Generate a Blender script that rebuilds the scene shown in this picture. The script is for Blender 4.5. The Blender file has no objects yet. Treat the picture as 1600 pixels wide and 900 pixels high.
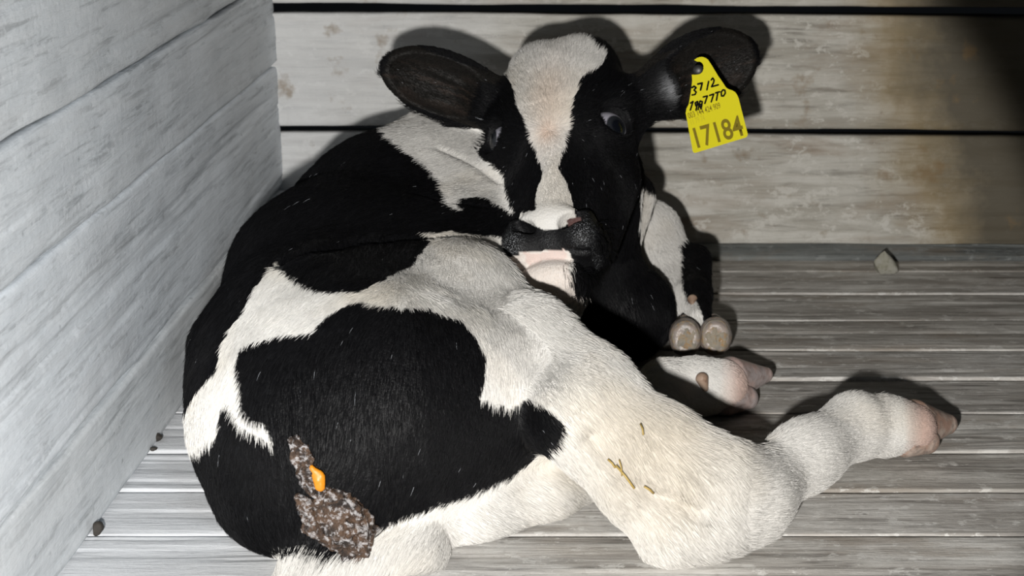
import bpy, math, random
import numpy as np
from mathutils import Vector, Matrix
random.seed(7); rng = np.random.default_rng(7)
C = bpy.context.scene
COL = bpy.context.collection
PREVIEW = False

# ---------------------------------------------------------------- camera
F = 2500.0; CX = 991.0; TH = math.atan(832 / F); HC = 0.60
cam_d = bpy.data.cameras.new('camera'); cam = bpy.data.objects.new('camera', cam_d); COL.objects.link(cam)
cam.location = (0, 0, HC); cam.rotation_euler = (math.pi / 2 - TH, 0, 0)
cam_d.sensor_width = 36; cam_d.lens = F * 36 / 1600; cam_d.shift_x = (800 - CX) / 1600
cam_d.clip_start = 0.05
cam_d.dof.use_dof = True; cam_d.dof.focus_distance = 1.36; cam_d.dof.aperture_fstop = 13
C.camera = cam
ST, CT = math.sin(TH), math.cos(TH)

def W(px, py, Y):
    """a point at depth Y (metres from the camera's foot) seen in that direction"""
    u = (px - CX) / F; v = (450 - py) / F
    d = np.array([u, CT + v * ST, -ST + v * CT])
    return np.array([0, 0, HC]) + d * (Y / d[1])

# ---------------------------------------------------------------- world, lights, exposure
C.view_settings.view_transform = 'Standard'; C.view_settings.look = 'None'
C.view_settings.exposure = 0.0; C.view_settings.gamma = 1; C.view_settings.use_curve_mapping = False
w = bpy.data.worlds.new('world'); C.world = w; w.use_nodes = True
w.node_tree.nodes['Background'].inputs[0].default_value = (0.75, 0.86, 1.0, 1)
w.node_tree.nodes['Background'].inputs[1].default_value = 0.004
def aim(o, t):
    o.rotation_euler = (Vector(t) - o.location).to_track_quat('-Z', 'Y').to_euler()
ld = bpy.data.lights.new('flash', 'SPOT'); fl = bpy.data.objects.new('flash', ld); COL.objects.link(fl)
fl.location = (-0.075, -0.05, 0.495); aim(fl, W(480, 740, 1.27))
ld.energy = 102; ld.color = (1.0, 0.975, 0.94); ld.shadow_soft_size = 0.018; ld.spot_size = math.radians(53); ld.spot_blend = 0.12
# cool fill spot, added to brighten the side wall
ad = bpy.data.lights.new('side_fill', 'SPOT'); al = bpy.data.objects.new('side_fill', ad); COL.objects.link(al)
al.location = (0.45, -0.45, 1.05); aim(al, (-0.45, 0.95, 0.36)); ad.spot_size = math.radians(27); ad.spot_blend = 1.0; ad.shadow_soft_size = 0.12
ad.energy = 30; ad.color = (0.74, 0.88, 1.0)

# ---------------------------------------------------------------- helpers
def FL(px, py):
    v = (450 - py) / F; d2, d3 = CT + v * ST, -ST + v * CT
    return W(px, py, HC / -d3 * d2)
def tag(o, label=None, cat=None, group=None, kind=None):
    if label: o['label'] = label
    if cat: o['category'] = cat
    if group: o['group'] = group
    if kind: o['kind'] = kind
    return o
def empty(name, loc):
    o = bpy.data.objects.new(name, None); COL.objects.link(o); o.location = loc; o.empty_display_size = 0.05
    return o
def mesh_obj(name, V, Fc, mat=None, parent=None, smooth=True, base=(0, 0, 0)):
    """V in world coordinates; stored relative to the top-level object's base"""
    V = np.asarray(V, float) - np.asarray(base, float)
    me = bpy.data.meshes.new(name)
    if isinstance(Fc, np.ndarray):
        n = Fc.shape[1]; me.vertices.add(len(V)); me.vertices.foreach_set('co', V.astype(np.float32).ravel())
        me.loops.add(Fc.size); me.loops.foreach_set('vertex_index', Fc.astype(np.int32).ravel())
        me.polygons.add(len(Fc)); me.polygons.foreach_set('loop_start', np.arange(0, Fc.size, n, dtype=np.int32))
        me.update(calc_edges=True); me.validate()
    else:
        me.from_pydata([tuple(v) for v in V], [], Fc); me.update()
    if smooth: me.polygons.foreach_set('use_smooth', [True] * len(me.polygons))
    if mat: me.materials.append(mat)
    o = bpy.data.objects.new(name, me); COL.objects.link(o)
    if parent is not None: o.parent = parent
    return o
def hash3(ix, iy, iz, seed):
    n = (ix.astype(np.int64) * 374761393 + iy.astype(np.int64) * 668265263 + iz.astype(np.int64) * 2147483647 + seed * 1274126177) & 0xffffffff
    n = ((n ^ (n >> 13)) * 1274126177) & 0xffffffff
    return ((n ^ (n >> 16)) & 0xffff) / 65535.0
def vnoise(p, seed=0):
    """smooth value noise in 0..1, p (...,3)"""
    p = np.asarray(p, float); i = np.floor(p).astype(np.int64); f = p - i; f = f * f * (3 - 2 * f)
    r = 0
    for dx in (0, 1):
        for dy in (0, 1):
            for dz in (0, 1):
                wgt = (f[..., 0] if dx else 1 - f[..., 0]) * (f[..., 1] if dy else 1 - f[..., 1]) * (f[..., 2] if dz else 1 - f[..., 2])
                r = r + wgt * hash3(i[..., 0] + dx, i[..., 1] + dy, i[..., 2] + dz, seed)
    return r
def fbm(p, seed=0, octv=4):
    a, s, t = 0.5, 0, 0
    for k in range(octv):
        s = s + a * vnoise(p * 2 ** k, seed + k * 17); t += a; a *= 0.5
    return s / t
# ---- node helpers
class NT:
    def __init__(s, name):
        s.m = bpy.data.materials.new(name); s.m.use_nodes = True; s.t = s.m.node_tree; s.b = s.t.nodes['Principled BSDF']
    def n(s, typ, **kw):
        x = s.t.nodes.new(typ)
        for k, v in kw.items():
            if k.startswith('i_'):
                key = k[2:]; key = int(key) if key.isdigit() else key.replace('_', ' ')
                x.inputs[key].default_value = v
            else: setattr(x, k, v)
        return x
    def l(s, a, b): s.t.links.new(a, b)
    def ramp(s, fac, stops, interp='LINEAR'):
        r = s.n('ShaderNodeValToRGB'); s.l(fac, r.inputs[0]); e = r.color_ramp.elements; r.color_ramp.interpolation = interp
        while len(e) < len(stops): e.new(0.5)
        for k, (p, c) in enumerate(stops):
            e[k].position = p; e[k].color = tuple(c) + (1,) if len(c) == 3 else c
        return r.outputs[0]
    def mix(s, fac, a, b, mode='MIX'):
        x = s.n('ShaderNodeMix', data_type='RGBA', blend_type=mode)
        for sock, v in ((x.inputs[0], fac), (x.inputs[6], a), (x.inputs[7], b)):
            if isinstance(v, (int, float)): sock.default_value = v
            elif isinstance(v, tuple): sock.default_value = v + (1,) if len(v) == 3 else v
            else: s.l(v, sock)
        return x.outputs[2]
    def noise(s, vec, scale, detail=6, rough=0.6, dist=0.0):
        x = s.n('ShaderNodeTexNoise', i_Scale=scale, i_Detail=detail, i_Roughness=rough, i_Distortion=dist); s.l(vec, x.inputs['Vector']); return x.outputs['Fac']
    def mapv(s, vec, scale=(1, 1, 1), loc=(0, 0, 0)):
        x = s.n('ShaderNodeMapping'); x.inputs['Scale'].default_value = scale; x.inputs['Location'].default_value = loc; s.l(vec, x.inputs[0]); return x.outputs[0]
def simple(name, col, rough=0.6, **kw):
    m = NT(name); m.b.inputs['Base Color'].default_value = tuple(col) + (1,); m.b.inputs['Roughness'].default_value = rough
    for k, v in kw.items(): m.b.inputs[k.replace('_', ' ')].default_value = v
    return m.m
def palefac(m, sock, amount):
    """paler, cooler tone near the side wall, fading out towards the middle"""
    r = m.n('ShaderNodeMapRange', interpolation_type='SMOOTHSTEP'); m.l(sock, r.inputs['Value'])
    r.inputs['From Min'].default_value = -0.30; r.inputs['From Max'].default_value = 0.12; r.inputs['To Min'].default_value = amount; r.inputs['To Max'].default_value = 0.0
    return r.outputs['Result']
def board_material(name, axis, tone, dark, white, seedloc, stain=False, whiten=0.5, wear=0.5, side_pale=0.0):
    """weathered, whitewashed timber; grain runs along the given axis"""
    m = NT(name); co = m.n('ShaderNodeTexCoord').outputs['Object']
    at = m.n('ShaderNodeAttribute', attribute_name='board')
    sh = m.n('ShaderNodeVectorMath', operation='SCALE'); m.l(at.outputs['Color'], sh.inputs[0]); sh.inputs['Scale'].default_value = 5.0
    ad_ = m.n('ShaderNodeVectorMath', operation='ADD'); m.l(co, ad_.inputs[0]); m.l(sh.outputs[0], ad_.inputs[1]); v = ad_.outputs[0]
    st = {'x': (1, 9, 9), 'y': (9, 1, 9)}[axis]; st2 = {'x': (1.6, 22, 22), 'y': (22, 1.6, 22)}[axis]
    g1 = m.noise(m.mapv(v, st, seedloc), 5, 8, 0.65, 0.6)
    g2 = m.noise(m.mapv(v, st2, seedloc), 7, 5, 0.7, 0.4)
    bl = m.noise(m.mapv(v, (1, 1, 1), seedloc), 9, 6, 0.62, 0.3)
    fine = m.noise(v, 120, 4, 0.7)
    c = m.mix(m.ramp(g1, [(0.36, (0, 0, 0)), (0.60, (1, 1, 1))]), dark, tone)
    c = m.mix(m.ramp(g2, [(0.37, (0.85, 0.85, 0.85)), (0.48, (0, 0, 0))]), c, tuple(x * 0.60 for x in dark))
    wf = m.n('ShaderNodeMath', operation='MULTIPLY'); m.l(m.ramp(bl, [(0.5 - 0.25 * whiten, (0, 0, 0)), (0.66, (1, 1, 1))]), wf.inputs[0]); m.l(m.ramp(g1, [(0.42, (0.15, 0.15, 0.15)), (0.55, (1, 1, 1))]), wf.inputs[1])
    c = m.mix(wf.outputs[0], c, white)
    c = m.mix(m.ramp(fine, [(0.30, (0.45, 0.45, 0.45)), (0.42, (0, 0, 0))]), c, dark)
    brn = m.noise(m.mapv(v, {'x': (0.5, 2, 2), 'y': (2, 0.5, 2)}[axis], (11, 3, 5)), 9, 5, 0.65, 0.5)
    c = m.mix(m.ramp(brn, [(0.52, (0, 0, 0)), (0.70, (wear, wear, wear))]), c, (0.30, 0.235, 0.175))
    flk = m.noise(m.mapv(v, {'x': (0.6, 1, 1), 'y': (1, 0.6, 1)}[axis], (1, 8, 2)), 75, 6, 0.75, 0.2)
    c = m.mix(m.ramp(flk, [(0.56, (0, 0, 0)), (0.60, (0.75, 0.75, 0.75))]), c, white)
    dents = m.n('ShaderNodeTexVoronoi', i_Scale=26.0); m.l(v, dents.inputs['Vector'])
    c = m.mix(m.ramp(dents.outputs['Distance'], [(0.0, (0.7, 0.7, 0.7)), (0.075, (0, 0, 0))]), c, tuple(x * 0.45 for x in dark))
    tn = m.n('ShaderNodeSeparateColor'); m.l(at.outputs['Color'], tn.inputs[0])
    c = m.mix(1.0, c, m.ramp(tn.outputs[1], [(0.0, (0.84, 0.83, 0.81)), (1.0, (1.0, 1.0, 1.0))]), 'MULTIPLY')
    if side_pale:
        spx = m.n('ShaderNodeSeparateXYZ'); m.l(co, spx.inputs[0]); ln_ = m.n('ShaderNodeMath', operation='MULTIPLY_ADD'); m.l(m.noise(co, 7, 5, 0.6), ln_.inputs[0]); ln_.inputs[1].default_value = 0.30; m.l(spx.outputs['X'], ln_.inputs[2])
        c = m.mix(palefac(m, ln_.outputs[0], side_pale), c, (0.73, 0.755, 0.79))
    if stain:
        # rubbed-in brown dirt at the far end of the boards, reaching further in higher up
        sp = m.n('ShaderNodeSeparateXYZ'); m.l(co, sp.inputs[0])
        zz_ = m.n('ShaderNodeMath', operation='MULTIPLY_ADD'); m.l(sp.outputs['Z'], zz_.inputs[0]); zz_.inputs[1].default_value = 0.30; m.l(sp.outputs['X'], zz_.inputs[2])
        big = m.noise(m.mapv(co, (1, 1, 1), (3, 1, 2)), 8, 6, 0.65)
        mm = m.n('ShaderNodeMath', operation='MULTIPLY_ADD'); m.l(big, mm.inputs[0]); mm.inputs[1].default_value = 0.18; m.l(zz_.outputs[0], mm.inputs[2])
        c = m.mix(m.ramp(mm.outputs[0], [(0.405, (0, 0, 0)), (0.49, (0.75, 0.75, 0.75))]), c, (0.25, 0.185, 0.085))
        c = m.mix(m.ramp(mm.outputs[0], [(0.475, (0, 0, 0)), (0.555, (0.80, 0.80, 0.80))]), c, (0.055, 0.052, 0.043))
        spots = m.noise(m.mapv(co, (1, 1, 1), (7, 7, 7)), 22, 4, 0.6)
        c = m.mix(m.ramp(spots, [(0.62, (0, 0, 0)), (0.72, (0.6, 0.6, 0.6))]), c, (0.20, 0.13, 0.06))
    m.l(c, m.b.inputs['Base Color']); m.b.inputs['Roughness'].default_value = 0.72; m.b.inputs['Specular IOR Level'].default_value = 0.25
    hs = m.n('ShaderNodeMath', operation='MULTIPLY_ADD'); m.l(g2, hs.inputs[0]); hs.inputs[1].default_value = 1.0; m.l(g1, hs.inputs[2])
    hs2 = m.n('ShaderNodeMath', operation='MULTIPLY_ADD'); m.l(fine, hs2.inputs[0]); hs2.inputs[1].default_value = 0.5; m.l(hs.outputs[0], hs2.inputs[2])
    bp = m.n('ShaderNodeBump', i_Strength=0.5, i_Distance=0.002); m.l(hs2.outputs[0], bp.inputs['Height']); m.l(bp.outputs[0], m.b.inputs['Normal'])
    return m.m

def board(L, Wd, T, seed, nl=220, nw=36, relief=0.0012, edge=0.0012, groove=1.0, er=0.004):
    """one worn board: length along x, width along y, top at z=0 with carved grain; returns verts, quads"""
    r = er
    prof = [(-Wd / 2, -T), (-Wd / 2, -r)] + [(-Wd / 2 + r * (1 - math.cos(a)), -r + r * math.sin(a)) for a in (0.5, 1.0)]
    ys = np.linspace(-Wd / 2 + r, Wd / 2 - r, nw); prof += [(y, 0) for y in ys]
    prof += [(Wd / 2 - r * (1 - math.cos(a)), -r + r * math.sin(a)) for a in (1.0, 0.5)] + [(Wd / 2, -r), (Wd / 2, -T)]
    prof = np.array(prof); xs = np.linspace(-L / 2, L / 2, nl)
    X, J = np.meshgrid(xs, np.arange(len(prof)), indexing='ij'); Yp = prof[J, 0]; Z = prof[J, 1].copy()
    top = (J >= 4) & (J < 4 + nw)
    q = np.stack([X * 2.2, Yp * 60, X * 0 + seed * 3.7], -1); g = fbm(q + 0.9 * fbm(q * 0.4, seed + 5, 2)[..., None], seed, 4)
    crack = np.clip((0.40 - g) * 9, 0, 1) * groove
    q2 = np.stack([X * 9, Yp * 14, X * 0 + seed], -1); lump = fbm(q2, seed + 9, 3) - 0.5
    Z = Z + np.where(Z > -T + 1e-6, 1, 0) * ((g - 0.5) * relief * 2 - crack * relief * 1.6 + lump * relief * 2)
    en = (fbm(np.stack([X * 8, X * 0, np.sign(Yp) * 3 + seed], -1), seed + 3, 4) - 0.5) * 2
    Yn = Yp + np.sign(Yp) * (np.abs(Yp) > Wd / 2 - r * 1.01) * en * edge
    V = np.stack([X, Yn, Z], -1).reshape(-1, 3); n = len(prof)
    i, j = np.meshgrid(np.arange(nl - 1), np.arange(n - 1), indexing='ij'); a = (i * n + j).ravel()
    Q = np.stack([a, a + n, a + n + 1, a + 1], 1)
    B = []
    b = np.arange(nl - 1) * n; Q = np.vstack([Q, np.stack([b + n - 1, b + 2 * n - 1, b + n, b], 1)])
    return V, Q
def boards_object(name, items, mat, kind='structure', parent=None, base=(0, 0, 0)):
    """items: (V, Q, matrix3x3, origin, id)"""
    VV, QQ, cc, off = [], [], [], 0
    for V, Q, R, o, k in items:
        VV.append(V @ np.array(R).T + np.array(o)); QQ.append(Q + off); off += len(V); cc += [k] * len(V)
    o = mesh_obj(name, np.vstack(VV), np.vstack(QQ), mat, parent, True, base)
    at = o.data.color_attributes.new('board', 'FLOAT_COLOR', 'POINT')
    rr = np.array([[((k * 0.37) % 1), ((k * 0.73) % 1), ((k * 0.19) % 1), 1] for k in cc], np.float32); at.data.foreach_set('color', rr.ravel())
    if kind and parent is None: o['kind'] = kind
    return o

# ---------------------------------------------------------------- the crate
M_floor = board_material('weathered_floor_wood', 'x', (0.52, 0.50, 0.47), (0.33, 0.31, 0.285), (0.70, 0.69, 0.66), (0, 0, 0), whiten=0.45, side_pale=0.85)
M_back = board_material('weathered_back_wood', 'x', (0.50, 0.485, 0.44), (0.36, 0.34, 0.295), (0.62, 0.605, 0.56), (4, 2, 0), stain=True, whiten=0.6, wear=0.65, side_pale=0.55)
M_left = board_material('whitewashed_side_wood', 'y', (0.78, 0.825, 0.87), (0.73, 0.775, 0.82), (0.82, 0.86, 0.90), (9, 5, 1), whiten=1.0, wear=0.12)
Ywall = FL(1300, 397)[1]; XL = -0.452
gaps = [FL(1450, y)[1] for y in (424, 458, 500, 545, 591, 645, 706, 765.5, 835)]
gaps = [Ywall + 0.0] + gaps
dg = 0.083
while gaps[-1] > 0.45: gaps.append(gaps[-1] - dg)
items = []
I3 = np.eye(3)
for k in range(len(gaps) - 1):
    y1, y0 = gaps[k], gaps[k + 1]; gp = (0.0012, 0.0025, 0.004)[k] if k < 3 else 0.0058
    if k == 0: y1 += 0.05
    V, Q = board(1.56, (y1 - y0) - gp, 0.02, 11 + k, nl=420, nw=44, relief=0.0007, edge=0.0014, er=0.0018)
    items.append((V, Q, I3, (0.30, (y0 + y1) / 2, -0.0005 * (k % 3)), k))
boards_object('floor', items, M_floor)
# back wall: horizontal boards with dark gaps
Rb = np.array([[1, 0, 0], [0, 0, -1], [0, 1, 0]])       # board y -> world z, board z -> world -y
def zback(py): return W(1300, py, Ywall)[2]
zs = [(zback(404), zback(212)), (zback(203), zback(25)), (zback(11), zback(-170)), (zback(-178), zback(-360))]
items = []
for k, (z0, z1) in enumerate(zs):
    V, Q = board(1.56, z1 - z0, 0.022, 51 + k, nl=420, nw=60, relief=0.0012, edge=0.0016, groove=0.6)
    a = 0.006; Rr = np.array([[math.cos(a), 0, math.sin(a)], [0, 1, 0], [-math.sin(a), 0, math.cos(a)]])
    items.append((V, Q, Rr @ Rb, (0.30, Ywall - 0.001 * (k % 2), (z0 + z1) / 2), 20 + k))
boards_object('wall_back', items, M_back)
# left wall
Rl = np.array([[0, 0, 1], [1, 0, 0], [0, 1, 0]])        # board x -> world y, board y -> world z, board z -> +x
def zleft(px, py):
    u = (px - CX) / F; v = (450 - py) / F; d = np.array([u, CT + v * ST, -ST + v * CT]); t = XL / d[0]; return HC + d[2] * t
l3, l2, l1 = zleft(300, 447), zleft(220, 262), zleft(180, 109)
items = []
for k, (z0, z1) in enumerate([(0.0, l3), (l3, l2), (l2, l1), (l1, l1 + 0.16), (l1 + 0.16, l1 + 0.32)]):
    V, Q = board(1.85, z1 - z0 - (0.0016, 0.0036, 0.0036, 0.003, 0.002)[k], 0.022, 81 + k, nl=420, nw=60, relief=0.0015, edge=0.0026, groove=0.8)
    lean = 0.03
    ya = 0.0075; Ry = np.array([[math.cos(ya), math.sin(ya), 0], [-math.sin(ya), math.cos(ya), 0], [0, 0, 1]])
    items.append((V, Q, Ry @ Rl, (XL + 0.0075 + (0.002, 0.0, 0.0025, 0.001, 0)[k], Ywall - 0.925, (z0 + z1) / 2), 40 + k))
boards_object('wall_left', items, M_left)
# grey rounded timber ledge along the foot of the back wall
V, Q = board(1.2, 0.032, 0.016, 31, nl=300, nw=24, relief=0.0008)
V[:, 2] -= 0.5 * 0; a = 0.35
Rt = np.array([[1, 0, 0], [0, math.cos(a), -math.sin(a)], [0, math.sin(a), math.cos(a)]])
M_ledge = board_material('grey_ledge_wood', 'x', (0.20, 0.215, 0.21), (0.13, 0.14, 0.14), (0.26, 0.275, 0.275), (2, 2, 8), whiten=0.2)
boards_object('trim_1', [(V, Q, Rt, (0.12, Ywall - 0.016, 0.011), 3)], M_ledge)
# packed earth under the slats
g = 24; xs = np.linspace(-0.6, 1.2, g); ys = np.linspace(0.3, 2.2, g); X, Y = np.meshgrid(xs, ys, indexing='ij')
P = np.stack([X, Y, -0.09 + 0.02 * vnoise(np.stack([X * 9, Y * 9, X * 0], -1))], -1).reshape(-1, 3)
i, j = np.meshgrid(np.arange(g - 1), np.arange(g - 1), indexing='ij'); a = (i * g + j).ravel()
o = mesh_obj('ground', P, np.stack([a, a + g, a + g + 1, a + 1], 1), simple('dark_damp_earth', (0.02, 0.017, 0.013), 0.9)); o['kind'] = 'structure'

# ---------------------------------------------------------------- implicit-surface sculpting
def norm(v): v = np.asarray(v, float); return v / np.linalg.norm(v)
def frame(a, b):
    """rows: unit axes; first along a, second closest to b"""
    a = norm(a); b = np.asarray(b, float); b = norm(b - a * a.dot(b)); return np.stack([a, b, np.cross(a, b)])
class Sculpt:
    def __init__(s, axes):
        s.ax = axes; s.D = np.full([len(a) for a in axes], 1.0, np.float32); s.log = []
    def _sl(s, lo, hi):
        return tuple(slice(max(0, np.searchsorted(a, l) - 1), min(len(a), np.searchsorted(a, h) + 1)) for a, l, h in zip(s.ax, lo, hi))
    def _apply(s, f, lo, hi, k, op, grp):
        m = k + 0.02; sl = s._sl(lo - m, hi + m)
        if any(q.stop <= q.start for q in sl): return
        P = np.stack(np.meshgrid(*[a[q] for a, q in zip(s.ax, sl)], indexing='ij'), -1).astype(np.float32)
        d = f(P); D = s.D[sl]
        if op == 'add':
            h = np.clip(0.5 + 0.5 * (D - d) / k, 0, 1); s.D[sl] = D * (1 - h) + d * h - k * h * (1 - h)
            s.log.append((grp, f, lo - m, hi + m))
        else:
            h = np.clip(0.5 - 0.5 * (D + d) / k, 0, 1); s.D[sl] = D * (1 - h) - d * h + k * h * (1 - h)
    def cone(s, a, b, ra, rb, k=0.02, op='add', grp='', flat=1.0, fdir=None):
        a = np.array(a, float); b = np.array(b, float)
        if flat != 1.0: fd = norm(fdir)
        def f(p, a=a, b=b):
            pa = p - a.astype(np.float32); ba = (b - a)
            if flat != 1.0:
                pf = pa @ fd.astype(np.float32); pa = pa + (pf * (1 / flat - 1))[..., None] * fd.astype(np.float32)
                bb = ba + (ba @ fd) * (1 / flat - 1) * fd
            else: bb = ba
            bb = bb.astype(np.float32); l2 = float(bb @ bb); t = np.clip((pa @ bb) / l2, 0, 1)
            d = np.sqrt(((pa - t[..., None] * bb) ** 2).sum(-1)) - (ra + (rb - ra) * t)
            return d * (min(1, flat) if flat != 1.0 else 1)
        r = max(ra, rb) * max(1, flat); s._apply(f, np.minimum(a, b) - r, np.maximum(a, b) + r, k, op, grp)
    def chain(s, pts, rs, k=0.02, **kw):
        for i in range(len(pts) - 1): s.cone(pts[i], pts[i + 1], rs[i], rs[i + 1], k, **kw)
    def ell(s, c, r, R=None, k=0.02, op='add', grp=''):
        c = np.array(c, float); r = np.array(r, float); R = np.eye(3) if R is None else R
        def f(p):
            q = (p - c.astype(np.float32)) @ R.T.astype(np.float32)
            k0 = np.sqrt(((q / r.astype(np.float32)) ** 2).sum(-1)); k1 = np.sqrt(((q / (r * r).astype(np.float32)) ** 2).sum(-1)) + 1e-9
            return k0 * (k0 - 1) / k1
        ext = np.sqrt(((R * r[:, None]) ** 2).sum(0)); s._apply(f, c - ext, c + ext, k, op, grp)
    def group_at(s, V):
        best = np.full(len(V), 9.0); idx = np.zeros(len(V), int); names = sorted(set(l[0] for l in s.log))
        for g_, f, lo, hi in s.log:
            m = np.all((V > lo) & (V < hi), 1)
            if not m.any(): continue
            d = f(V[m].astype(np.float32)); b = best[m]; ii = idx[m]; z = d < b; b[z] = d[z]; ii[z] = names.index(g_); best[m] = b; idx[m] = ii
        return idx, names
    def polygonise(s):
        D = s.D; ins = D < 0; sh = D.shape
        def cs(A, o): return A[o[0]:sh[0] - 1 + o[0], o[1]:sh[1] - 1 + o[1], o[2]:sh[2] - 1 + o[2]]
        off = [(i, j, k) for i in (0, 1) for j in (0, 1) for k in (0, 1)]
        cnt = sum(cs(ins, o).astype(np.int8) for o in off); act = (cnt > 0) & (cnt < 8); idx = np.argwhere(act)
        vid = np.full(act.shape, -1, np.int64); vid[act] = np.arange(len(idx))
        acc = np.zeros((len(idx), 3)); n = np.zeros(len(idx)); ax = s.ax
        for o in off:
            for d in range(3):
                if o[d]: continue
                o2 = list(o); o2[d] = 1
                A = idx + np.array(o); B = idx + np.array(o2); da = D[tuple(A.T)]; db = D[tuple(B.T)]
                m = (da < 0) != (db < 0)
                pa = np.stack([ax[c][A[:, c]] for c in range(3)], 1); pb = np.stack([ax[c][B[:, c]] for c in range(3)], 1)
                t = np.where(m, da / np.where(m, da - db, 1), 0)[:, None]
                acc += np.where(m[:, None], pa + (pb - pa) * t, 0); n += m
        V = acc / n[:, None]; Q = []
        for d in range(3):
            e1, e2 = [(1, 2), (2, 0), (0, 1)][d]
            A = np.argwhere(np.take(ins, range(sh[d] - 1), d) != np.take(ins, range(1, sh[d]), d))
            A = A[(A[:, e1] > 0) & (A[:, e2] > 0) & (A[:, e1] < sh[e1] - 1) & (A[:, e2] < sh[e2] - 1)]
            def c(u, v): B = A.copy(); B[:, e1] -= u; B[:, e2] -= v; return vid[tuple(B.T)]
            q = np.stack([c(1, 1), c(0, 1), c(0, 0), c(1, 0)], 1); fl_ = ~ins[tuple(A.T)]; q[fl_] = q[fl_][:, ::-1]; Q.append(q)
        Q = np.vstack(Q); Q = Q[(Q >= 0).all(1)]
        return V, Q
def axis(lo, hi, coarse, fine_ranges, fine):
    out = [lo]
    while out[-1] < hi:
        x = out[-1]; st = fine if any(a <= x <= b for a, b in fine_ranges) else coarse; out.append(x + st)
    return np.array(out)
# ======================================================================
# ---------------------------------------------------------------- the calf: one continuous body
CS = 0.006 if PREVIEW else 0.0036; FS = 0.0035 if PREVIEW else 0.0019
S = Sculpt([axis(-0.46, 0.34, CS, [(-0.28, 0.12)], FS), axis(1.02, 1.93, CS, [(1.40, 1.66)], FS), axis(-0.006, 0.36, CS, [(0.10, 0.36)], FS)])
# trunk
S.chain([W(470, 560, 1.31), W(530, 460, 1.44), W(620, 375, 1.58), W(700, 320, 1.68)], [0.085, 0.10, 0.105, 0.105], 0.03, grp='trunk')
S.ell(W(745, 350, 1.64), (0.125, 0.13, 0.115), k=0.03, grp='trunk')
S.cone(W(660, 490, 1.42), W(760, 410, 1.55), 0.10, 0.105, 0.03, grp='trunk')
# haunch and thigh
S.ell(W(565, 640, 1.24), (0.142, 0.13, 0.112), k=0.03, grp='haunch')
S.cone(W(420, 585, 1.27), W(504, 715, 1.19), 0.056, 0.091, 0.03, grp='haunch')
S.cone(W(354, 545, 1.33), W(370, 640, 1.27), 0.032, 0.026, 0.02, grp='haunch')
S.cone(W(520, 570, 1.30), W(790, 560, 1.29), 0.10, 0.060, 0.04, grp='haunch')
S.cone(W(540, 520, 1.34), W(712, 490, 1.34), 0.070, 0.066, 0.03, grp='haunch')
S.cone(W(640, 640, 1.21), W(840, 620, 1.24), 0.09, 0.055, 0.03, grp='haunch')
# near hind leg
S.chain([W(828, 552, 1.27), W(912, 620, 1.22), W(1028, 708, 1.17)], [0.045, 0.040, 0.036], 0.025, grp='near_leg')
S.chain([W(900, 650, 1.18), W(990, 765, 1.15), W(1040, 840, 1.135)], [0.040, 0.024, 0.021], 0.02, grp='near_leg')
S.chain([W(1028, 708, 1.17), W(1112, 768, 1.15), W(1165, 780, 1.16)], [0.036, 0.041, 0.032], 0.02, grp='near_leg')
S.chain([W(1050, 842, 1.13), W(1130, 825, 1.13)], [0.022, 0.020], 0.02, grp='near_leg')
S.chain([W(1168, 775, 1.165), W(1258, 712, 1.23), W(1330, 668, 1.285)], [0.031, 0.0240, 0.0275], 0.030, grp='near_leg')
S.chain([W(1340, 665, 1.29), W(1385, 665, 1.305), W(1425, 668, 1.31)], [0.0275, 0.0250, 0.0215], 0.012, grp='near_leg')
# far hind leg, under the near one
S.chain([W(600, 850, 1.16), W(740, 800, 1.19), W(845, 772, 1.215)], [0.038, 0.034, 0.028], 0.02, grp='far_leg')
S.chain([W(845, 770, 1.22), W(960, 740, 1.27), W(1040, 610, 1.41)], [0.026, 0.024, 0.026], 0.02, grp='far_leg')
S.chain([W(1040, 605, 1.42), W(1090, 604, 1.425), W(1125, 604, 1.43)], [0.0285, 0.0275, 0.0265], 0.008, grp='far_leg')
# white hair and tail under the rump
S.cone(W(480, 895, 1.10), W(650, 865, 1.13), 0.020, 0.022, 0.02, grp='tail')
# chest, shoulder and folded fore legs
S.cone(W(880, 440, 1.60), W(975, 490, 1.58), 0.085, 0.052, 0.03, grp='chest')
S.chain([W(1008, 372, 1.74), W(1040, 420, 1.70), W(1062, 470, 1.63)], [0.044, 0.034, 0.020], 0.015, grp='fore')
S.chain([W(1088, 405, 1.70), W(1086, 460, 1.62), W(1092, 496, 1.57)], [0.016, 0.016, 0.012], 0.010, grp='fore')
# neck
S.chain([W(740, 290, 1.70), W(830, 290, 1.68), W(900, 250, 1.64)], [0.085, 0.075, 0.055], 0.03, grp='neck')
S.cone(W(905, 375, 1.60), W(925, 280, 1.62), 0.058, 0.055, 0.02, grp='neck')
S.cone(W(952, 372, 1.63), W(984, 305, 1.66), 0.032, 0.027, 0.015, grp='neck')
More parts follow.
